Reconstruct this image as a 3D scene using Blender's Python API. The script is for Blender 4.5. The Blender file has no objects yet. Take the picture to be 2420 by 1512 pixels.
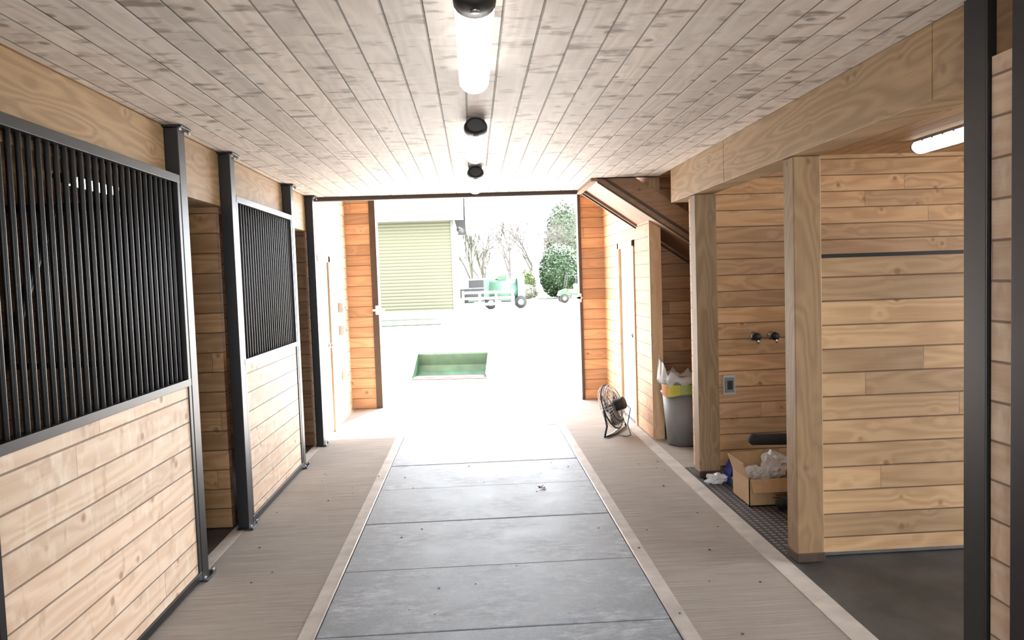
import bpy, bmesh, math, random
from mathutils import Vector, Matrix
random.seed(7)
D = bpy.data
SC = bpy.context.scene
# ---------------------------------------------------------------- node helpers
class NT:
    def __init__(s, name):
        s.mat = D.materials.new(name); s.mat.use_nodes = True
        s.nt = s.mat.node_tree; s.b = s.nt.nodes["Principled BSDF"]
    def n(s, t, **k):
        nd = s.nt.nodes.new(t)
        for a, v in k.items(): setattr(nd, a, v)
        return nd
    def put(s, sock, v):
        if hasattr(v, "is_linked"): s.nt.links.new(v, sock)
        else: sock.default_value = v
    def m(s, op, a, b=None, c=None, clamp=False):
        nd = s.n("ShaderNodeMath", operation=op); nd.use_clamp = clamp
        s.put(nd.inputs[0], a)
        if b is not None: s.put(nd.inputs[1], b)
        if c is not None: s.put(nd.inputs[2], c)
        return nd.outputs[0]
    def mr(s, v, a, b, c=0., d=1.):
        nd = s.n("ShaderNodeMapRange"); s.put(nd.inputs[0], v)
        for i, q in enumerate((a, b, c, d)): nd.inputs[i+1].default_value = q
        return nd.outputs[0]
    def comb(s, x, y, z):
        nd = s.n("ShaderNodeCombineXYZ")
        for i, q in enumerate((x, y, z)): s.put(nd.inputs[i], q)
        return nd.outputs[0]
    def noise(s, v, scale=1., detail=2., rough=.5):
        nd = s.n("ShaderNodeTexNoise"); s.put(nd.inputs["Vector"], v)
        nd.inputs["Scale"].default_value = scale; nd.inputs["Detail"].default_value = detail
        nd.inputs["Roughness"].default_value = rough
        return nd.outputs[0]
    def vor(s, v, scale=1., feature='F1'):
        nd = s.n("ShaderNodeTexVoronoi", feature=feature); s.put(nd.inputs["Vector"], v)
        nd.inputs["Scale"].default_value = scale
        return nd.outputs["Distance"]
    def mix(s, f, a, b, bt='MIX'):
        nd = s.n("ShaderNodeMix", data_type='RGBA', blend_type=bt)
        s.put(nd.inputs[0], f)
        for i, q in ((6, a), (7, b)):
            if not hasattr(q, "is_linked"): q = (*q[:3], 1)
            s.put(nd.inputs[i], q)
        return nd.outputs[2]
    def pos(s):
        g = s.n("ShaderNodeNewGeometry"); x = s.n("ShaderNodeSeparateXYZ")
        s.nt.links.new(g.outputs["Position"], x.inputs[0]); return g.outputs["Position"], x.outputs
    def bump(s, h, dist=.003, st=.6):
        nd = s.n("ShaderNodeBump"); nd.inputs["Strength"].default_value = st
        nd.inputs["Distance"].default_value = dist
        s.put(nd.inputs["Height"], h); s.put(s.b.inputs["Normal"], nd.outputs[0])
    def col(s, c):
        if not hasattr(c, "is_linked"): c = (*c[:3], 1)
        s.put(s.b.inputs["Base Color"], c)
    def rough(s, v): s.put(s.b.inputs["Roughness"], v)

def plain(name, c, rough=.5, metal=0., var=.12, scale=12., emit=None, es=0, bump=0):
    t = NT(name); p, _ = t.pos(); n = t.noise(p, scale, 4)
    k = t.mr(n, .3, .7, 1-var, 1+var)
    cc = t.n("ShaderNodeVectorMath", operation='SCALE'); cc.inputs[0].default_value = c[:3]
    t.put(cc.inputs["Scale"], k); t.put(t.b.inputs["Base Color"], cc.outputs[0])
    t.rough(rough); t.b.inputs["Metallic"].default_value = metal
    if emit:
        t.b.inputs["Emission Color"].default_value = (*emit, 1); t.b.inputs["Emission Strength"].default_value = es
    if bump: t.bump(t.noise(p, scale*4, 5), bump)
    return t.mat

def wood(name, along, across, w, light, mid, knotc, seed=0., groove=True, endlen=3.2, ripple=0., knots=1., var=.18, off=0., rough=.6, grain=1., ks=4.6, pale=None):
    t = NT(name); P, x = t.pos()
    def s(ax):
        v = None
        for a in ax:
            o = x["XYZ".index(a)]; v = o if v is None else t.m('ADD', v, o)
        return v
    L = s(along); W = t.m('ADD', s(across), off)
    wi = t.m('DIVIDE', W, w); idx = t.m('FLOOR', wi); fr = t.m('FRACT', wi)
    wn = t.n("ShaderNodeTexWhiteNoise", noise_dimensions='1D'); t.put(wn.inputs["W"], t.m('ADD', idx, seed+.37))
    L2 = t.m('MULTIPLY_ADD', wn.outputs[0], 17.3, L)
    jl = t.m('DIVIDE', L2, endlen); ji = t.m('FLOOR', jl); jf = t.m('FRACT', jl)
    w2 = t.n("ShaderNodeTexWhiteNoise", noise_dimensions='2D'); t.put(w2.inputs["Vector"], t.comb(idx, ji, 0.))
    r2 = w2.outputs[0]; r50 = t.m('MULTIPLY', r2, 50.)
    n1 = t.noise(t.comb(t.m('MULTIPLY', L2, .7), t.m('MULTIPLY', W, 5.), r50), 1., 1.5)
    kd = t.vor(t.comb(L2, W, t.m('MULTIPLY', r2, 9.)), ks)
    kb = t.mr(kd, .0, .38, 5., 0.)
    ph = t.m('ADD', t.m('MULTIPLY', n1, 55.*grain), kb)
    ring = t.m('MULTIPLY_ADD', t.m('SINE', ph), .5, .5)
    fine = t.noise(t.comb(t.m('MULTIPLY', L2, 5.), t.m('MULTIPLY', W, 150.), r50), 1., 3.)
    f = t.m('ADD', t.m('MULTIPLY', ring, .62), t.m('MULTIPLY', t.mr(fine, .3, .7), .35), clamp=True)
    c = t.mix(f, light, mid)
    br = t.mr(r2, 0, 1, 1-var, 1+var*.6)
    sc = t.n("ShaderNodeVectorMath", operation='SCALE'); t.put(sc.inputs[0], c); t.put(sc.inputs["Scale"], br); c = sc.outputs[0]
    big = t.noise(P, 1.3, 3.)
    c = t.mix(t.mr(big, .45, .75, 0, .25), c, mid)
    if ripple:
        rp = t.noise(t.comb(t.m('MULTIPLY', L2, 11.), t.m('MULTIPLY', W, 4.5), r50), 1., 3., .6)
        c = t.mix(t.mr(rp, .56, .68, 0, ripple), c, knotc)
        rp2 = t.noise(t.comb(t.m('MULTIPLY', L2, 11.), t.m('MULTIPLY', W, 4.5), t.m('ADD', r50, 11.)), 1., 3., .6)
        c = t.mix(t.mr(rp2, .55, .72, 0, .6), c, pale or (.90, .84, .79))
    km = t.mr(kd, .055*ks/4.6, .115*ks/4.6, 1., 0.)
    c = t.mix(t.m('MULTIPLY', km, .75*knots), c, knotc)
    h = t.m('MULTIPLY', ring, .12)
    if groove:
        d = t.m('MULTIPLY', t.m('MINIMUM', fr, t.m('SUBTRACT', 1., fr)), w)
        g = t.mr(d, .0015, .0055, 1., 0.)
        dj = t.m('MULTIPLY', t.m('MINIMUM', jf, t.m('SUBTRACT', 1., jf)), endlen)
        g = t.m('MAXIMUM', g, t.mr(dj, .0008, .002, .8, 0.))
        c = t.mix(t.m('MULTIPLY', g, .72), c, (knotc[0]*.3, knotc[1]*.3, knotc[2]*.3))
        h = t.m('SUBTRACT', h, t.m('MULTIPLY', g, 2.))
    t.col(c); t.rough(rough); t.bump(h, .003, .7)
    return t.mat

# ---------------------------------------------------------------- materials
PK=(.20,.085,.035)
M={}
M['pineZ']=wood('pine_boards_horizontal','XY','Z',.135,(.53,.32,.16),(.36,.195,.085),PK,seed=3.,ks=5.5,var=.25)
M['pineShade']=wood('pine_boards_stall_shaded','XY','Z',.135,(.30,.175,.09),(.21,.115,.052),(.08,.035,.02),seed=33.)  # same pine darkened, dim stall shade put into the colour
M['pineOr']=wood('pine_boards_end_wall','XY','Z',.135,(.62,.36,.20),(.48,.25,.12),PK,seed=9.,var=.25)
M['pineP']=wood('pine_boards_stall_front','XY','Z',.135,(.82,.65,.49),(.67,.48,.33),(.34,.18,.10),seed=5.,off=.03,ks=6.5,ripple=.32,pale=(.88,.76,.63),var=.22)
M['pineR']=wood('pine_boards_partition','XY','Z',.135,(.50,.33,.18),(.36,.215,.10),PK,seed=12.,off=.02,ks=5.5,var=.25)
M['ceil']=wood('ceiling_boards','Y','X',.135,(.88,.80,.73),(.70,.615,.545),(.22,.165,.13),seed=21.,ripple=.78,knots=1.,var=.16,rough=.6,ks=5.5,pale=(.93,.87,.81))
M['ceilB']=wood('ceiling_boards_bay','Y','X',.135,(.52,.33,.18),(.42,.25,.12),PK,seed=31.)
M['beam']=wood('timber_beam_wood','XY','Z',3.,(.42,.285,.155),(.27,.17,.085),(.10,.055,.03),seed=2.,groove=False,endlen=30.,knots=.6,grain=1.5)
M['post']=wood('timber_post_wood','Z','XY',3.,(.28,.178,.088),(.19,.113,.052),(.09,.05,.027),seed=4.,groove=False,endlen=30.,knots=.6,grain=1.3)
M['trim']=wood('trim_wood','Z','XY',3.,(.58,.39,.22),(.46,.28,.145),(.16,.09,.04),seed=6.,groove=False,endlen=30.)
M['stair']=wood('stair_wood','X','YZ',.3,(.32,.18,.095),(.22,.12,.062),(.12,.06,.03),seed=8.,groove=False)
M['dark']=plain('dark_stained_wood',(.06,.036,.022),.6)
M['black']=plain('black_powdercoat_steel',(.005,.005,.006),.42)
M['blackp']=plain('black_plastic',(.013,.013,.013),.5)
M['rubberb']=plain('black_foam_rubber',(.012,.012,.013),.7)
M['white']=plain('white_paint',(.78,.78,.76),.5,var=.04)
M['grayp']=plain('grey_plastic',(.18,.185,.19),.5,var=.06)
M['outlet']=plain('grey_outlet_cover',(.42,.42,.42),.35,var=.05)
M['chrome']=plain('chrome',(.6,.6,.6),.2,1.)
M['steel']=plain('galvanised_steel',(.45,.45,.45),.35,.9)
M['lens']=plain('lamp_lens',(.9,.9,.9),.3,emit=(1,.99,.96),es=2.6,var=.02)
M['card']=plain('cardboard',(.38,.235,.12),.8,var=.08,scale=30)
M['cardd']=plain('cardboard_print',(.16,.09,.05),.8)
M['blue']=plain('blue_plastic',(.01,.03,.28),.4)
M['dgreen']=plain('dark_green_plastic',(.01,.07,.035),.4)
M['green']=plain('green_paint',(.018,.055,.026),.5,var=.3,scale=6)
M['lgreen']=plain('light_green_paint',(.045,.10,.065),.5)  # lighter green for the tank and bucket lip
M['rust']=plain('rusty_steel',(.05,.026,.016),.7,var=.4)
M['yel']=plain('yellow_label',(.45,.41,.06),.5)
M['org']=plain('orange_label',(.50,.22,.06),.5)
M['lime']=plain('lime_label',(.26,.35,.09),.5)
M['leaf']=plain('holly_leaf',(.022,.043,.015),.5,var=.5,scale=3)
M['leafy']=plain('young_leaf',(.055,.075,.014),.5,var=.3,scale=3)
M['leafg']=plain('conifer_needles',(.045,.06,.032),.6,var=.3,scale=3)
M['leafw']=plain('blossom',(.10,.10,.07),.6,var=.3,scale=3)
M['bark']=plain('grey_bark',(.042,.035,.028),.8,var=.3)
M['ivy']=plain('budding_twig',(.028,.027,.013),.8,var=.3)
M['grass']=plain('grass',(.0105,.0175,.0028),.9,var=.4,scale=8,bump=.02)
M['roof']=plain('grey_shingle',(.019,.019,.019),.9,var=.25,scale=20)
M['sid']=plain('pale_siding',(.075,.075,.073),.7,var=.05)
M['ground']=plain('pale_gravel_yard',(.48,.465,.44),.9,var=.1,scale=3,bump=.01)
M['conc']=plain('smooth_concrete_border',(.44,.405,.37),.75,var=.16,scale=7,bump=.002)
M['leafb']=plain('dry_leaf',(.12,.05,.025),.8)
t=NT('clear_plastic_film'); t.col((.85,.85,.85)); t.rough(.18); t.b.inputs['Alpha'].default_value=.42; M['film']=t.mat
t=NT('rollup_door_slats'); P,x=t.pos(); fr=t.m('FRACT',t.m('DIVIDE',x[2],.16))
c=t.mix(t.mr(fr,.0,.25,1,0),(.062,.062,.034),(.034,.034,.017)); t.col(c); t.bump(t.m('SINE',t.m('MULTIPLY',fr,3.14)),.03,1.); t.rough(.7); M['roll']=t.mat
t=NT('broom_finished_concrete'); P,x=t.pos()
st=t.noise(t.comb(t.m('MULTIPLY',x[0],2.5),t.m('MULTIPLY',x[1],130.),0.),1.,4.,.7)
st2=t.noise(t.comb(t.m('MULTIPLY',x[0],.8),t.m('MULTIPLY',x[1],22.),3.),1.,4.,.6)
bl=t.noise(P,1.2,4.,.6)
c=t.mix(t.mr(st,.3,.7),(.19,.162,.142),(.43,.385,.35)); c=t.mix(t.mr(st2,.35,.7,0,.5),c,(.23,.198,.175)); c=t.mix(t.mr(bl,.4,.7,0,.35),c,(.42,.388,.36))
t.col(c); t.rough(.85); t.bump(st,.004,.8); t.b.inputs['Specular IOR Level'].default_value=.25; M['broom']=t.mat
t=NT('grey_rubber_mat'); P,x=t.pos()
ob=t.n('ShaderNodeObjectInfo'); rr=ob.outputs['Random']
n1=t.noise(P,2.6,6.,.65); n2=t.noise(t.comb(t.m('MULTIPLY',x[0],9.),t.m('MULTIPLY',x[1],22.),rr),1.,5.,.7)
n3=t.noise(P,60.,3.)
sc_=t.m('MULTIPLY',t.mr(n1,.43,.62),t.mr(n2,.40,.62))
c=t.mix(t.mr(n3,.3,.7),(.175,.19,.215),(.22,.238,.268)); c=t.mix(t.m('MULTIPLY',sc_,.75),c,(.46,.49,.54))
c=t.mix(t.mr(rr,0,1,0,.25),c,(.22,.24,.27))
t.col(c); t.rough(t.mr(n1,.3,.7,.5,.65)); t.bump(n3,.001,.3); t.b.inputs['Specular IOR Level'].default_value=.32; M['mat']=t.mat
t=NT('dark_stall_rubber'); P,x=t.pos(); n1=t.noise(P,3.,6.,.6); t.col(t.mix(t.mr(n1,.4,.7),(.035,.034,.033),(.08,.075,.07))); t.rough(.6); M['bayrub']=t.mat
t=NT('perforated_drain_mat'); P,x=t.pos()
fx=t.m('SUBTRACT',t.m('FRACT',t.m('DIVIDE',x[0],.045)),.5); fy=t.m('SUBTRACT',t.m('FRACT',t.m('DIVIDE',x[1],.045)),.5)
d=t.m('SQRT',t.m('ADD',t.m('MULTIPLY',fx,fx),t.m('MULTIPLY',fy,fy)))
k=t.mr(d,.27,.34,1,0); t.col(t.mix(k,(.04,.04,.045),(.20,.19,.18))); t.rough(.5); t.bump(t.m('SUBTRACT',1.,k),.01,1.); M['perf']=t.mat

# ---------------------------------------------------------------- mesh builder
class B:
    def __init__(s): s.bm=bmesh.new(); s.ms=[]
    def mi(s,m):
        if m not in s.ms: s.ms.append(m)
        return s.ms.index(m)
    def _set(s,vs,m,smooth=False):
        i=s.mi(m); fs=set()
        for v in vs:
            for f in v.link_faces: fs.add(f)
        for f in fs: f.material_index=i; f.smooth=smooth
    def box(s,x0,x1,y0,y1,z0,z1,m,rot=None,piv=None):
        r=bmesh.ops.create_cube(s.bm,size=1.)['verts']
        for v in r:
            v.co=Vector(((x0+x1)/2+v.co.x*(x1-x0),(y0+y1)/2+v.co.y*(y1-y0),(z0+z1)/2+v.co.z*(z1-z0)))
        if rot:
            c=Vector(piv) if piv else Vector(((x0+x1)/2,(y0+y1)/2,(z0+z1)/2))
            R=Matrix.Rotation(rot[0],3,rot[1])
            for v in r: v.co=R@(v.co-c)+c
        s._set(r,m); return s
    def cyl(s,p0,p1,r0,m,r1=None,seg=16,smooth=True,cap=True):
        p0=Vector(p0);p1=Vector(p1);d=p1-p0
        r=bmesh.ops.create_cone(s.bm,cap_ends=cap,segments=seg,radius1=r0,radius2=r0 if r1 is None else r1,depth=d.length)['verts']
        R=d.to_track_quat('Z','Y').to_matrix()
        for v in r: v.co=R@v.co+(p0+p1)/2
        s._set(r,m,smooth); return s
    def sph(s,c,r,m,sc=(1,1,1),seg=20,smooth=True):
        vs=bmesh.ops.create_uvsphere(s.bm,u_segments=seg,v_segments=seg//2,radius=r)['verts']
        for v in vs: v.co=Vector((v.co.x*sc[0],v.co.y*sc[1],v.co.z*sc[2]))+Vector(c)
        s._set(vs,m,smooth); return s
    def tube(s,pts,r,m,seg=8,closed=False):
        pts=[Vector(p) for p in pts]; n=len(pts); rings=[]; up=None
        for i in range(n):
            a=pts[i-1] if (i>0 or closed) else pts[i]; b=pts[(i+1)%n] if (i<n-1 or closed) else pts[i]
            d=(b-a).normalized()
            if up is None: up=d.orthogonal().normalized()
            up=(up-d*up.dot(d)).normalized(); q=d.cross(up)
            rings.append([s.bm.verts.new(pts[i]+(up*math.cos(k*2*math.pi/seg)+q*math.sin(k*2*math.pi/seg))*r) for k in range(seg)])
        im=s.mi(m)
        for i in range(n if closed else n-1):
            A=rings[i];C=rings[(i+1)%n]
            for k in range(seg):
                f=s.bm.faces.new((A[k],A[(k+1)%seg],C[(k+1)%seg],C[k])); f.material_index=im; f.smooth=True
        if not closed:
            for R in (rings[0],rings[-1]):
                f=s.bm.faces.new(R); f.material_index=im
        return s
    def poly(s,pts,m):
        f=s.bm.faces.new([s.bm.verts.new(Vector(p)) for p in pts]); f.material_index=s.mi(m); return s
    def prism(s,prof,axis,a0,a1,m):
        def mk(p,a):
            c=list(p); c.insert(axis,a); return s.bm.verts.new(Vector(c))
        A=[mk(p,a0) for p in prof];C=[mk(p,a1) for p in prof]; i=s.mi(m);n=len(prof)
        fs=[s.bm.faces.new(A),s.bm.faces.new(C[::-1])]+[s.bm.faces.new((A[k],C[k],C[(k+1)%n],A[(k+1)%n])) for k in range(n)]
        for f in fs: f.material_index=i
        return s
    def loft(s,rings,m,smooth=True,cap=True):
        i=s.mi(m); R=[[s.bm.verts.new(Vector(p)) for p in r] for r in rings]
        for a in range(len(R)-1):
            n=len(R[a])
            for k in range(n):
                f=s.bm.faces.new((R[a][k],R[a][(k+1)%n],R[a+1][(k+1)%n],R[a+1][k])); f.material_index=i; f.smooth=smooth
        if cap:
            for r in (R[0],R[-1]): s.bm.faces.new(r).material_index=i
        return s
    def make(s,name,bevel=0.,parent=None):
        bmesh.ops.recalc_face_normals(s.bm,faces=s.bm.faces)
        me=D.meshes.new(name); s.bm.to_mesh(me); s.bm.free()
        for m in s.ms: me.materials.append(M[m])
        o=D.objects.new(name,me); SC.collection.objects.link(o)
        if bevel:
            b=o.modifiers.new('bevel','BEVEL'); b.width=bevel; b.segments=2; b.limit_method='ANGLE'; b.angle_limit=.8
        if parent: o.parent=parent
        return o
def empty(name):
    o=D.objects.new(name,None); SC.collection.objects.link(o); return o

CZ=2.555; BZ=2.60; HY=7.78
# ---------------------------------------------------------------- ground / floors
B().box(-60,60,10.1,140,-.25,-.02,'ground').make('ground')
B().box(-60,60,-40,-4.2,-.25,-.02,'ground').make('ground_rear_yard')
B().box(6.5,60,-4.2,10.1,-.25,-.02,'ground').make('ground_side_yard')
b=B()
b.box(-1.62,-.88,-4.2,10.1,-.1,0,'broom'); b.box(.97,1.62,-4.2,10.1,-.1,0,'broom')
b.box(-.88,-.80,-4.2,8.25,-.1,.003,'conc'); b.box(.89,.97,-4.2,8.25,-.1,.003,'conc')
b.box(-.88,.97,8.25,10.1,-.1,0,'conc'); b.box(-.80,.89,-4.2,8.25,-.1,-.012,'conc')
b.box(1.62,1.735,-4.2,10.1,-.1,.003,'conc'); b.box(-1.70,-1.62,-4.2,10.1,-.1,.003,'conc')
b.box(1.735,6.4,-4.2,4.1,-.1,-.005,'bayrub'); b.box(1.735,6.4,4.1,6.15,-.1,-.004,'perf'); b.box(1.735,6.4,6.15,10.1,-.1,0,'broom')
b.box(-5.4,-1.70,-4.2,10.1,-.1,-.005,'bayrub')
b.box(-.805,-.797,-4.2,8.25,-.02,.006,'steel'); b.box(.887,.895,-4.2,8.25,-.02,.006,'steel')
b.make('floor')
ys=[8.21,7.48,6.62,5.86,5.03,4.20,3.42,2.6,1.8,1.0,.2]
for i in range(len(ys)-1):
    o=B().box(-.793,.883,ys[i+1]+.004,ys[i]-.004,-.012,.004+.002*(i%2),'mat').make('rubber_mat',.003)

# ---------------------------------------------------------------- ceiling / roof
b=B()
b.box(-1.66,1.755,-4.2,6.9,CZ,CZ+.12,'ceil'); b.box(-1.66,1.15,6.9,HY,CZ,CZ+.12,'ceil')
b.make('ceiling')
B().box(-5.4,-1.66,-4.2,9.95,CZ,CZ+.12,'ceilB').make('ceiling_stalls')
b=B(); b.box(1.755,6.3,-4.2,6.9,BZ,BZ+.12,'ceilB'); b.box(1.84,6.3,7.95,9.9,BZ,BZ+.12,'ceilB'); b.make('ceiling_bays')
b=B(); b.box(-5.8,6.6,-4.6,10.4,3.42,3.6,'ceilB'); b.make('roof')
b=B(); b.box(-1.70,1.12,HY,HY+.07,CZ-.04,3.42,'dark'); b.make('trim_header')
B().box(1.12,1.18,6.86,HY+.13,CZ-.03,3.42,'stair').make('trim_stairwell')
B().box(1.18,6.3,6.84,6.90,CZ-.0,3.42,'pineZ').make('wall_stairwell_front')
# ---------------------------------------------------------------- walls
b=B(); b.box(-1.75,-1.65,7.72,9.85,0,3.42,'pineP'); b.make('wall_left')
b=B(); b.box(-5.5,-5.4,-4.2,10,0,3.42,'pineShade'); b.make('wall_left_outer')
b=B()
b.box(6.3,6.4,-4.2,1.4,0,3.42,'pineZ'); b.box(6.3,6.4,4.0,10,0,3.42,'pineZ'); b.box(6.3,6.4,1.4,4.0,2.5,3.42,'pineZ'); b.make('wall_right_outer')  # unseen doorway gap added to throw daylight on the left stall front
b=B(); b.box(6.27,6.43,1.32,1.4,0,2.58,'trim').box(6.27,6.43,4.0,4.08,0,2.58,'trim').box(6.27,6.43,1.32,4.08,2.5,2.58,'trim'); b.make('trim_added_light_opening')  # frame around the added daylight opening
b=B()
b.box(-5.5,-1.33,9.82,9.95,0,3.42,'pineOr'); b.box(1.44,6.4,9.82,9.95,0,3.42,'pineOr'); b.box(-1.33,1.44,9.82,9.95,3.02,3.42,'pineOr')
b.make('wall_end')
b=B(); b.box(-1.33,-1.25,9.80,10.06,0,3.02,'dark').box(1.41,1.45,9.80,9.98,0,3.02,'dark'); b.make('trim_door_jamb',.004)
b=B(); b.box(-5.5,-1.65,-4.3,-4.2,0,3.42,'pineZ'); b.box(1.75,6.4,-4.3,-4.2,0,3.42,'pineZ'); b.box(-1.65,1.75,-4.3,-4.2,2.6,3.42,'pineZ'); b.make('wall_rear')
b=B(); b.box(1.75,1.85,7.27,7.95,0,3.42,'pineOr').box(1.75,1.85,8.83,9.82,0,3.42,'pineOr').box(1.75,1.85,7.95,8.83,2.03,3.42,'pineOr'); b.make('wall_right')
b=B(); b.box(1.745,1.86,7.245,7.27,0,3.0,'trim'); b.make('trim_corner')
b=B(); b.box(1.85,6.3,7.9,7.95,0,3.42,'pineOr'); b.make('wall_alcove')
b=B(); b.box(1.765,1.80,8.02,8.76,.01,1.96,'white').box(1.735,1.80,7.95,8.02,0,2.03,'trim').box(1.735,1.80,8.76,8.83,0,2.03,'trim').box(1.735,1.80,7.95,8.83,1.96,2.03,'trim').sph((1.745,8.09,.98),.028,'chrome'); b.make('door_2',.003)
b=B(); b.box(-1.648,-1.62,7.80,8.36,.01,1.90,'white').box(-1.648,-1.60,8.36,8.45,0,1.97,'trim').box(-1.648,-1.60,7.78,8.45,1.90,1.97,'trim').sph((-1.60,8.28,.98),.028,'chrome'); b.make('door_1',.003)
b=B(); b.box(1.84,6.3,6.13,6.21,0,BZ,'pineZ'); b.make('wall_wash_bay')
b=B(); b.box(1.94,5.2,4.06,4.13,.03,1.708,'pineR').box(1.93,5.2,4.055,4.135,1.708,1.73,'black').box(1.93,1.94,4.05,4.14,.03,1.71,'black').box(1.94,5.2,4.09,4.12,0,.03,'steel'); b.make('wood_partition_panel')
# stall partitions left
b=B(); b.box(-2.3,-1.72,5.13,5.19,0,2.30,'pineZ'); b.box(-5.4,-2.3,5.13,5.19,0,1.15,'pineShade'); b.box(-5.4,-2.3,5.12,5.20,1.15,1.19,'black'); b.box(-5.4,-2.3,5.12,5.20,2.2,2.25,'black')
x=-5.35
while x<-2.3:
    b.cyl((x,5.16,1.17),(x,5.16,2.22),.008,'black',seg=8); x+=.1
b.cyl((-3.3,5.08,.75),(-2.75,5.08,2.25),.035,'black',seg=8).cyl((-2.35,5.08,1.05),(-2.15,5.08,1.75),.03,'black',seg=8)
b.make('stall_partition')
b=B(); b.box(-5.4,-1.70,7.66,7.72,0,CZ,'pineShade'); b.make('wall_stall_divider')
b=B(); b.box(-5.4,-1.70,1.2,1.26,0,CZ,'pineShade'); b.make('wall_stall_divider_near')
# ---------------------------------------------------------------- beams
b=B(); b.box(-1.86,-1.668,-4.2,HY,2.20,CZ-.001,'beam'); b.make('timber_beam',.004)
b=B(); b.box(1.755,1.93,5.085,6.45,2.27,BZ-.002,'beam').box(1.755,1.93,2.755,5.08,2.27,BZ-.002,'beam').box(1.755,1.93,-4.2,2.75,2.27,BZ-.002,'beam'); b.make('timber_beam',.004)
for yy,w in ((4.0,.155),(5.8,.17)):
    b=B(); X0=1.768; b.box(X0,X0+w,yy,yy+.135,0.0,2.268,'post')
    b.box(X0-.004,X0+w+.004,yy-.005,yy+.14,.003,.055,'rust')
    b.make('timber_post',.006)
# ---------------------------------------------------------------- steel posts left
def spost(y0,y1,ztop=None,xf=-1.59):
    ztop=ztop or CZ-.004
    b=B(); b.box(xf-.074,xf,y0,y1,0.003,ztop-.01,'black'); b.box(xf-.074,xf+.03,y0-.03,y1+.03,ztop-.012,ztop,'black')
    b.box(xf-.074,xf+.035,y0-.03,y1+.035,.003,.012,'black')
    for dy in (-.015,.115): 
        b.cyl((xf+.018,y0+dy,.01),(xf+.018,y0+dy,.03),.009,'steel',seg=6)
        b.cyl((xf+.018,y0+dy,ztop-.03),(xf+.018,y0+dy,ztop-.01),.009,'steel',seg=6)
    b.make('steel_post',.003)
for a in ((4.205,4.30),(5.075,5.17),(6.72,6.81),(7.615,7.70)): spost(*a)
def stallfront(y0,y1,x=-1.62):
    b=B(); z0=.035; sill=1.12; top=2.28
    b.box(x-.02,x+.02,y0+.02,y1-.02,z0+.02,sill,'pineP')
    b.box(x-.03,x+.03,y0,y1,0.012,z0+.02,'black'); b.box(x-.03,x+.03,y0,y1,sill-.005,sill+.035,'black'); b.box(x-.03,x+.03,y0,y1,top-.045,top,'black')
    b.box(x-.028,x+.028,y0,y0+.035,0.012,top,'black'); b.box(x-.028,x+.028,y1-.035,y1,0.012,top,'black')
    y=y0+.085
    while y<y1-.05:
        b.cyl((x,y,sill+.02),(x,y,top-.02),.0115,'black',seg=10); y+=.0605
    b.make('stall_front_panel',.002)
stallfront(2.46,4.20); stallfront(5.175,6.715); stallfront(.5,2.36)
spost(2.365,2.455,xf=-1.59)
# right near stall front
b=B(); b.box(1.72,1.80,2.405,2.52,0,CZ-.003,'black'); b.make('steel_post',.003)
b=B(); b.box(1.735,1.775,2.272,2.402,0.02,2.33,'pineP'); b.make('stall_wall_panel',.003)
b=B(); b.box(1.705,1.80,2.13,2.27,0,CZ-.003,'black'); b.make('steel_post',.003)
b=B(); b.box(1.74,1.78,.2,2.13,0.02,1.2,'pineP'); b.box(1.73,1.79,.2,2.13,1.2,1.24,'black'); b.box(1.73,1.79,.2,2.13,2.22,2.26,'black')
y=.25
while y<2.1: b.cyl((1.76,y,1.22),(1.76,y,2.24),.0115,'black',seg=8); y+=.0605
b.make('stall_front_panel')
# ---------------------------------------------------------------- lamps (vapour-tight fixtures, ribbed drum lens)
def lamp(x,y0,y1,z=CZ,name='ceiling_lamp'):
    e=empty(name); b=B(); w=.064
    b.box(x-w*.8,x+w*.8,y0+.05,y1-.03,z-.03,z-.001,'grayp')
    def ring(yy,s_,zc=.052,sy=.048,n=20): return [(x+w*s_*math.cos(2*math.pi*k/n),yy,z-zc-sy*s_*math.sin(2*math.pi*k/n)) for k in range(n)]
    b.loft([ring(y0,.7),ring(y0+.015,.95),ring(y0+.06,1.04),ring(y0+.11,1.04)],'blackp')
    b.loft([ring(y1-.03,1.),ring(y1-.012,.95),ring(y1,.6)],'grayp')
    b.cyl((x,y0+.05,z-.105),(x,y0+.05,z-.09),.014,'steel',seg=10)
    b.make('housing',0,e)
    b=B(); n=8; ya=y0+.11; L=(y1-.03-ya)/n; rs=[]
    for i in range(n):
        rs+= [ring(ya+i*L+.002,.93,sy=.052),ring(ya+i*L+L*.12,1.,sy=.055),ring(ya+i*L+L*.88,1.,sy=.055),ring(ya+(i+1)*L-.002,.93,sy=.052)]
    b.loft(rs,'lens'); b.make('lens',0,e); return e
lamp(.035,2.22,3.28); lamp(.045,4.14,5.20); lamp(.05,5.90,7.0); lamp(.04,.3,1.42)
lamp(3.42,4.45,5.55,BZ,name='bay_ceiling_lamp')
lamp(-2.95,5.55,6.35,CZ-.0,name='stall_ceiling_lamp'); lamp(3.35,1.9,3.0,BZ,name='bay_ceiling_lamp')
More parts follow.
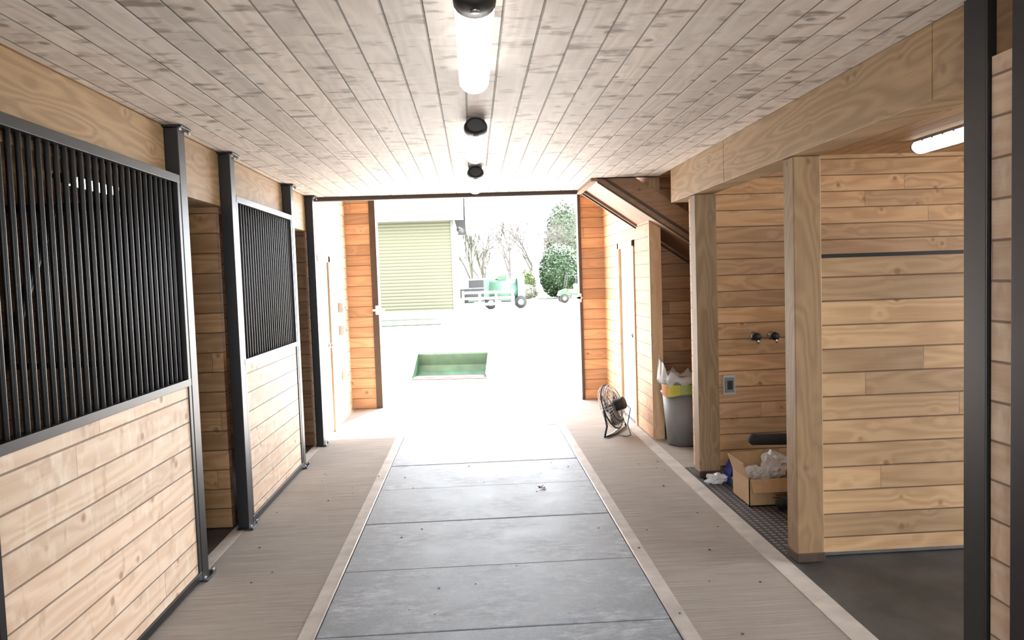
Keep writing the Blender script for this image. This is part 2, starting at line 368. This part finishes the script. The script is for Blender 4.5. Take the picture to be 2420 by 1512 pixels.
# ---------------------------------------------------------------- staircase
b=B(); sl=-.68; X0,Z0=1.19,2.535
def zs(x): return Z0+(x-X0)*sl
XE=X0+Z0/.68
for (ya,yb) in ((6.93,6.98),(7.80,7.85)):
    b.prism([(X0,zs(X0)),(XE,0),(XE+.4,0),(X0,zs(X0)+.27)],1,ya,yb,'stair')
for (ya,yb) in ((6.905,6.93),(7.85,7.875)):
    b.prism([(X0,zs(X0)-.02),(X0,zs(X0)+.0),(XE,.02),(XE,0)],1,ya,yb,'dark')
b.prism([(X0,zs(X0)+.055),(X0,zs(X0)+.085),(XE,.085),(XE,.055)],1,6.915,6.935,'dark')
b.prism([(X0,zs(X0)+.03),(X0,zs(X0)+.06),(XE-.05,.06),(XE-.05,.03)],1,6.98,7.80,'stair')
nst=13
for i in range(nst):
    xx=XE+.33-(i+1)*(XE-X0)/nst; zz=(i+1)*Z0/nst
    b.box(xx-.27,xx,6.98,7.80,zz,zz+.035,'stair')
b.make('staircase')
b=B(); b.cyl((1.92,7.86,2.52),(1.92,7.86,2.40),.045,'lens',seg=12).cyl((1.92,7.86,2.57),(1.92,7.86,2.52),.055,'white',seg=16).box(1.88,1.96,7.86,7.9,2.50,2.57,'white')
b.make('window_glimpse_light')  # lamp shape stands in for a small lit box, a window glimpse
# ---------------------------------------------------------------- outlets, faucets
def outlet(x,y,z,face,s=1.):
    b=B(); 
    if face=='-y':
        b.box(x-.04*s,x+.04*s,y-.045,y,z-.065*s,z+.065*s,'outlet').box(x-.03*s,x+.03*s,y-.06,y-.045,z-.05*s,z+.05*s,'grayp').box(x-.018*s,x+.018*s,y-.063,y-.06,z-.03*s,z+.03*s,'blackp')
    else:
        b.box(x,x+.05,y-.04,y+.04,z-.06,z+.06,'outlet').box(x+.05,x+.065,y-.03,y+.03,z-.05,z+.05,'white').box(x+.02,x+.075,y+.035,y+.05,z-.02,z+.02,'grayp')
    b.make('electrical_outlet',.006)
outlet(2.12,6.13,.70,'-y',s=1.25)
outlet(-1.65,9.15,1.37,'+x'); outlet(-1.65,9.15,1.09,'+x'); outlet(-1.65,9.2,.53,'+x')
for x in (2.345,2.50):
    b=B(); z=1.10
    b.cyl((x,6.13,z),(x,6.12,z),.035,'chrome').cyl((x,6.12,z),(x,6.06,z),.014,'chrome').sph((x,6.055,z),.022,'chrome')
    b.cyl((x,6.05,z),(x,6.03,z),.036,'blackp',seg=8).cyl((x,6.055,z),(x+.01,6.03,z-.055),.012,'chrome')
    b.make('faucet')
for x,s,z in ((-1.27,1,1.30),(1.41,-1,1.37)):
    b=B(); b.box(x-.02,x+.02,9.76,9.80,z-.06,z+.06,'steel').cyl((x,9.75,z),(x,9.70,z),.014,'steel').box(x-.05,x+.11*s if s>0 else x+.02,9.69,9.71,z-.012,z+.016,'steel')
    if s<0: b.box(x-.12,x,9.69,9.71,z-.012,z+.016,'steel')
    b.make('door_latch',.003)
# ---------------------------------------------------------------- trash can
cx,cy=1.995,7.02
b=B(); b.cyl((cx,cy,.01),(cx,cy,.50),.165,'grayp',r1=.205,seg=36)
b.cyl((cx,cy,.50),(cx,cy,.52),.218,'grayp',r1=.221,seg=36)
b.cyl((cx,cy,.52),(cx,cy,.60),.207,'grayp',r1=.212,seg=36,cap=False)
b.cyl((cx,cy,.595),(cx,cy,.63),.22,'grayp',r1=.222,seg=36)
for a0,a1,mt in ((3.3,3.75,'org'),(3.75,4.3,'yel'),(4.3,4.75,'lime'),(4.75,5.1,'yel')):
    for k in range(4):
        a=a0+(a1-a0)*k/4; a2=a0+(a1-a0)*(k+1)/4
        b.poly([(cx+.222*math.cos(a),cy+.222*math.sin(a),.50+.02*math.sin(a*3)),(cx+.222*math.cos(a2),cy+.222*math.sin(a2),.50+.02*math.sin(a2*3)),(cx+.226*math.cos(a2),cy+.226*math.sin(a2),.60),(cx+.226*math.cos(a),cy+.226*math.sin(a),.60)],mt)
can=b.make('trash_can')
b=B(); N=40; rings=[]
for j,(rr_,zz) in enumerate(((.226,.59),(.232,.62),(.225,.665),(.20,.65),(.17,.61),(.10,.57))):
    ring=[]
    for k in range(N):
        a=2*math.pi*k/N; jit=.012*math.sin(k*3.1+j*2)+.01*random.random()
        zz2=zz+(.02*math.sin(k*1.7+j)+ (.18*max(0,math.cos(a-2.9))**4 if j==2 else 0)+(.04*random.random() if j in(0,2) else 0))
        ring.append((cx+(rr_+jit)*math.cos(a),cy+(rr_+jit)*math.sin(a),zz2))
    rings.append(ring)
b.loft(rings,'film',cap=False)
o=b.make('bin_liner'); o.parent=can
# ---------------------------------------------------------------- fan
e=empty('floor_fan')
Rm=Matrix.Translation((1.40,7.62,.285))@Matrix.Rotation(math.radians(-30),4,'Z')@Matrix.Rotation(math.radians(-20),4,'Y')
def T(p): return Rm@Vector(p)
b=B(); R=.235
for xx,rs in ((-.05,(.04,.09,.14,.19,.225)),(.06,(.05,.10,.15,.20,.225))):
    for r_ in rs: b.tube([T((xx*(1-.35*(r_/R)**3),r_*math.cos(a),r_*math.sin(a))) for a in [i*2*math.pi/28 for i in range(28)]],.003,'chrome' if xx<0 else 'steel',5,True)
b.tube([T((0.0,R*math.cos(a),R*math.sin(a))) for a in [i*2*math.pi/36 for i in range(36)]],.008,'blackp',6,True)
for i in range(36):
    a=i*2*math.pi/36
    for xx in(-.055,.065):
        b.tube([T((xx,.03*math.cos(a),.03*math.sin(a))),T((xx*.9,.14*math.cos(a),.14*math.sin(a))),T((0,R*math.cos(a),R*math.sin(a)))],.0024,'steel',4)
b.cyl(T((-.065,0,0)),T((-.05,0,0)),.04,'blackp')
b.make('cage',0,e)
b=B(); b.cyl(T((.03,0,0)),T((.15,0,0)),.065,'blackp').cyl(T((-.03,0,0)),T((.02,0,0)),.035,'grayp'); b.make('motor',.01,e)
b=B()
for i in range(3):
    a0=i*2*math.pi/3
    for k in range(5):
        a=a0+k*.2;a2=a+.2;x1=-.03+k*.012;x2=x1+.012
        b.poly([T((x1,.03*math.cos(a),.03*math.sin(a))),T((x1,.2*math.cos(a),.2*math.sin(a))),T((x2,.2*math.cos(a2),.2*math.sin(a2))),T((x2,.03*math.cos(a2),.03*math.sin(a2)))],'blackp')
b.make('blades',0,e)
b=B()
q1=T((0,-.245,0));q2=T((0,.245,0))
def fl(p,dx,dy): return Vector((p.x+dx,p.y+dy,.015))
b.tube([q1,Vector((q1.x+.03,q1.y,.12)),fl(q1,.0,-.02),fl(q1,.13,.10),fl(q2,.08,.05),Vector((q2.x+.03,q2.y,.12)),q2],.011,'blackp',8)
b.tube([fl(q1,.02,0),Vector((1.38,7.55,.012)),fl(q2,.0,0)],.011,'chrome',8)
b.tube([T((.14,0,0)),T((.18,.02,-.08)),Vector((1.55,7.56,.10)),Vector((1.56,7.45,.012)),Vector((1.50,7.40,.01)),Vector((1.45,7.5,.01))],.005,'blackp',6)
b.make('stand',0,e)
# ---------------------------------------------------------------- wash bay items
b=B(); 
b.tube([(1.985,5.20,.435),(2.6,5.18,.42),(2.75,5.14,.38),(2.8,5.08,.26),(2.75,4.98,.12),(2.6,4.93,.06),(2.06,4.90,.05)],.042,'rubberb',14)
b.sph((1.985,5.20,.435),.043,'rubberb').sph((2.06,4.90,.05),.043,'rubberb')
b.make('padded_stall_bar')
b=B(); x0,x1,y0,y1,h=1.88,2.24,5.03,5.13,.19; y1=5.36; tk=.006
b.box(x0,x1,y0,y0+tk,0,h,'card').box(x0,x1,y1-tk,y1,0,h,'card').box(x0,x0+tk,y0,y1,0,h,'card').box(x1-tk,x1,y0,y1,0,h,'card').box(x0,x1,y0,y1,0,tk,'card')
b.box(x0-.12,x0,y0+.01,y1-.01,h-.002,h+.004,'card',rot=(math.radians(72),'Y'),piv=(x0,0,h))
b.box(x1,x1+.12,y0+.01,y1-.01,h-.002,h+.004,'card',rot=(math.radians(25),'Y'),piv=(x1,0,h))
b.box(x0+.01,x1-.01,y0-.10,y0,h-.002,h+.004,'card',rot=(math.radians(55),'X'),piv=(0,y0,h))
b.box(x0+.01,x1-.01,y1,y1+.12,h-.002,h+.004,'card',rot=(math.radians(60),'X'),piv=(0,y1,h))
for k,(a,c) in enumerate(((.20,.34),(.21,.33),(.19,.35))):
    b.box(x0+a-.02,x0+c-.02,y0-.001,y0,.085-.018*k,.094-.018*k,'cardd')
box=b.make('cardboard_box')
def crumple(name,c,s,mat,n=3,seed=1,amp=.35,parent=None):
    rnd=random.Random(seed); b=B()
    vs=bmesh.ops.create_icosphere(b.bm,subdivisions=n,radius=1.)['verts']
    for v in vs:
        k=1+amp*(rnd.random()-.5)*2; v.co=Vector((c[0]+v.co.x*s[0]*k,c[1]+v.co.y*s[1]*k,max(.004,c[2]+v.co.z*s[2]*k)))
    b._set(vs,mat); return b.make(name,0,parent)
crumple('plastic_bag',(2.13,5.2,.25),(.09,.09,.09),'film',3,3,.25,box)
crumple('plastic_packaging',(2.0,5.2,.17),(.09,.08,.06),'film',3,5,.3,box)
crumple('plastic_wrap',(1.84,5.62,.04),(.075,.05,.04),'film',3,9,.4)
b=B(); b.prism([(1.935,.0),(2.055,.0),(2.055,.17),(1.98,.17),(1.935,.08)],1,5.57,5.72,'blue'); b.box(1.95,2.04,5.565,5.57,.02,.07,'dgreen'); b.make('blue_storage_bin',.006)
b=B(); b.prism([(1.93,.0),(2.05,.0),(2.05,.15),(2.0,.15),(1.93,.06)],1,5.44,5.55,'dgreen'); b.make('green_storage_bin',.006)
b=B()
for k in range(6):
    a=k*1.05; b.poly([(.48,5.7,.012),(.48+.035*math.cos(a),5.7+.035*math.sin(a),.02+.008*(k%2)),(.48+.03*math.cos(a+.7),5.7+.03*math.sin(a+.7),.012)],'leafb')
b.make('dry_leaf')
b=B(); rnd=random.Random(5)
for k in range(46):
    x=rnd.uniform(-1.5,1.6); y=rnd.uniform(3.1,6.5); s=rnd.uniform(.004,.009)
    b.sph((x,y,.006),s,'leafb',(1,1,.5),6)
b.make('floor_debris')
# ---------------------------------------------------------------- outside: loader bucket
b=B(); x0,x1=-.65,.65; Yb=-.3
prof=[(Yb,-.015),(Yb+.42,-.015),(Yb+.56,.05),(Yb+.60,.16),(Yb+.56,.36),(Yb+.54,.36),(Yb+.57,.16),(Yb+.53,.065),(Yb+.41,.005),(Yb,.0)]
b.prism(prof,0,x0+.03,x1-.01,'green')
for xs in (x0+.01,x1-.02): b.prism([(Yb+.03,-.015),(Yb+.42,-.015),(Yb+.57,.05),(Yb+.61,.16),(Yb+.57,.37),(Yb+.50,.37),(Yb+.05,.05)],0,xs,xs+.018,'green')
b.box(x0,x1+.02,Yb-.06,Yb+.05,-.02,-.003,'rust'); b.box(x0+.05,x1-.03,Yb+.05,Yb+.38,.005,.008,'rust')
b.box(x0+.01,x1,Yb+.54,Yb+.60,.35,.375,'lgreen')
o=b.make('loader_bucket',.003); o.location=(-.44,12.9,0); o.rotation_euler=(0,0,math.radians(-8))
# garage
b=B(); Yg=36.
b.box(-16,-.85,Yg,Yg+12,-.02,4.75,'sid')
b.box(-5.0,-1.0,Yg-.06,Yg-.01,.25,4.55,'roll'); b.box(-16,-.8,Yg-.12,Yg,-.02,.25,'sid')
b.box(-5.15,-5.0,Yg-.1,Yg,.0,4.7,'sid').box(-1.0,-.85,Yg-.1,Yg,.0,4.7,'sid').box(-5.15,-.85,Yg-.1,Yg,4.55,4.72,'sid')
b.prism([(Yg-.6,4.75),(Yg+6,8.6),(Yg+12.6,4.75),(Yg+12.6,4.6),(Yg+6,8.4),(Yg-.6,4.6)],0,-16.5,-.35,'roof')
b.box(-16.5,-.35,Yg-.68,Yg-.58,4.52,4.78,'sid')
b.cyl((-.6,Yg-.2,4.1),(-.45,Yg-.5,4.0),.12,'blackp')
b.make('garage_building')
b=B(); b.box(-4.6,-1.3,28.5,33.0,-.02,.02,'grass'); b.make('grass_verge')
b=B(); b.box(5,16,56,75,-.02,-.005,'grass'); b.make('lawn')
# tank trailer
b=B(); b.cyl((.9,42.5,1.05),(2.5,42.5,1.05),.62,'lgreen',seg=28).box(.6,2.75,42,43,.45,.55,'green').box(2.5,2.9,41.8,43.2,.5,1.9,'lgreen').box(.6,.9,42,43,.5,1.7,'lgreen')
for x in (.95,2.65): b.cyl((x,41.75,.33),(x,42.0,.33),.35,'rubberb',seg=24).cyl((x,41.74,.33),(x,41.75,.33),.16,'grayp')
b.box(-.3,.6,42.4,42.6,.4,.5,'green').box(1.4,1.9,42.2,42.8,1.6,1.85,'green').cyl((1.2,42.3,1.6),(2.2,42.3,2.0),.03,'blackp')
b.make('water_tank_trailer')
b=B(); b.box(-1.2,2.8,48,49.8,.5,1.1,'blackp').box(-.4,1.1,48.1,49.7,1.1,1.75,'white').box(-.3,1.0,48.08,48.1,1.15,1.65,'blackp')
for x in(-.4,2.1): b.cyl((x,47.95,.35),(x,48.2,.35),.36,'rubberb')
b.make('pickup_truck',.05)
b=B()
for i in range(4): b.box(-.6+i*.85,-.48+i*.85,38.0,38.12,-.02,1.1-.05*i,'white')
for z in (.35,.65,.95): b.box(-.6,2.1,37.96,38.0,z,z+.12,'white')
b.make('white_rail_fence')
b=B(); X=5.5; Yv=47.5
b.prism([(X,.45),(X+.1,.75),(X+.55,.9),(X+.6,.55),(X+1.3,.55),(X+1.3,1.0),(X+2.6,1.0),(X+2.6,.45)],1,Yv,Yv+1.3,'green')
b.box(X+.75,X+1.2,Yv+.1,Yv+1.2,.6,.85,'yel').box(X+1.1,X+1.25,Yv+.1,Yv+1.2,.8,1.2,'yel')
for x in(X+.35,X+2.1):
    for yy in (Yv-.05,Yv+1.1): b.cyl((x,yy,.28),(x,yy+.22,.28),.29,'rubberb',seg=20).cyl((x,yy-.01,.28),(x,yy,.28),.13,'yel')
b.tube([(X+1.3,Yv+.05,1.0),(X+1.25,Yv+.05,1.75),(X+.6,Yv+.05,1.75),(X+.45,Yv+.05,.9)],.03,'blackp'); b.tube([(X+1.3,Yv+1.2,1.0),(X+1.25,Yv+1.2,1.75),(X+.6,Yv+1.2,1.75),(X+.45,Yv+1.2,.9)],.03,'blackp')
b.make('utility_vehicle')
def bush(name,c,s,mat,n,ls,seed=1):
    rnd=random.Random(seed); b=B(); im=b.mi(mat)
    vs=bmesh.ops.create_icosphere(b.bm,subdivisions=3,radius=.86)['verts']
    for v in vs: v.co=Vector((c[0]+v.co.x*s[0],c[1]+v.co.y*s[1],max(-.005,c[2]+v.co.z*s[2])))
    b._set(vs,mat)
    for i in range(n):
        d=Vector((rnd.gauss(0,1),rnd.gauss(0,1),rnd.gauss(0,1))).normalized()
        r=rnd.uniform(.84,1.04)+.05*math.sin(d.x*7)*math.cos(d.z*9)
        p=Vector((c[0]+d.x*s[0]*r,c[1]+d.y*s[1]*r,c[2]+d.z*s[2]*r))
        if p.z<.1: continue
        u=Vector((rnd.gauss(0,1),rnd.gauss(0,1),rnd.gauss(0,1))).normalized(); w=u.orthogonal().normalized()
        f=b.bm.faces.new([b.bm.verts.new(p+q) for q in (u*ls,w*ls*.5,-u*ls,-w*ls*.5)]); f.material_index=im
    return b.make(name)
bush('round_bush',(7.15,60,2.1),(1.75,1.75,2.15),'leaf',7000,.13,1)
bush('shrub',(4.6,63,1.2),(.75,.75,1.15),'leafy',1800,.10,2)
bush('flowering_shrub',(4.3,60,.5),(.9,.8,.65),'leafw',1500,.09,3)
bush('evergreen_tree',(10.8,84,5.0),(2.6,2.6,5.2),'leafg',5000,.2,4)
def tree(name,base,h,mat,seed,spread=.5,depth=6,r=.12):
    rnd=random.Random(seed); b=B()
    def rec(p,d,l,r_,k):
        q=p+d*l; b.cyl(p,q,r_,mat,r1=r_*.7,seg=4 if k<depth-1 else 6,cap=False)
        if k==0: return
        for i in range(3 if k<depth else 4):
            nd=(d+Vector((rnd.gauss(0,spread),rnd.gauss(0,spread),rnd.gauss(.12,spread*.6)))).normalized()
            rec(p+d*l*rnd.uniform(.6,1.),nd,l*rnd.uniform(.6,.85),max(r_*.6,.01),k-1)
    rec(Vector(base),Vector((0,0,1)),h*.27,r,depth); return b.make(name)
tree('bare_tree',(-.05,54,-.02),7.6,'ivy',3,.20,5,.14)
tree('bare_tree',(.9,56,-.02),6.0,'ivy',4,.28,5,.1)
tree('bare_tree',(1.0,75,-.02),11,'bark',8,.45,5,.18)
tree('bare_tree',(4.0,80,-.02),12,'bark',9,.45,5,.18)
tree('bare_tree',(7.0,88,-.02),13,'bark',10,.45,5,.18)
tree('bare_tree',(10.0,78,-.02),11,'bark',11,.45,5,.18)

# ---------------------------------------------------------------- light
w=D.worlds.new('sky'); SC.world=w; w.use_nodes=True; bg=w.node_tree.nodes['Background']
bg.inputs[0].default_value=(.89,.945,1,1); bg.inputs[1].default_value=17.5
L=D.lights.new('sun','SUN'); L.energy=52; L.angle=.009; L.color=(1,.96,.9)
so=D.objects.new('sun',L); SC.collection.objects.link(so)
el=math.radians(52.5); az=math.radians(20)
dv=Vector((-math.sin(az)*math.cos(el),-math.cos(az)*math.cos(el),-math.sin(el)))
so.rotation_euler=dv.to_track_quat('-Z','Y').to_euler(); so.location=(5,20,15)
SC.view_settings.view_transform='Standard'
SC.view_settings.exposure=0
# ---------------------------------------------------------------- camera
f=1750.; r=0.036
Yc=Vector(((1118-1210)/f,(756-662)/f,1)).normalized()
Zc=Vector((-math.sin(r),math.cos(r),0)); Zc=(Zc-Yc*Zc.dot(Yc)).normalized()
Xc=Yc.cross(Zc)
if Xc.x<0: Xc=-Xc
m=Matrix(((Xc[0],Xc[1],-Xc[2]),(Yc[0],Yc[1],-Yc[2]),(Zc[0],Zc[1],-Zc[2])))
cam=D.cameras.new('camera'); cam.sensor_width=36; cam.lens=f/2420*36; cam.clip_start=.05; cam.clip_end=500
co=D.objects.new('camera',cam); SC.collection.objects.link(co)
co.matrix_world=Matrix.Translation((0,0,1.65))@m.to_4x4()
SC.camera=co
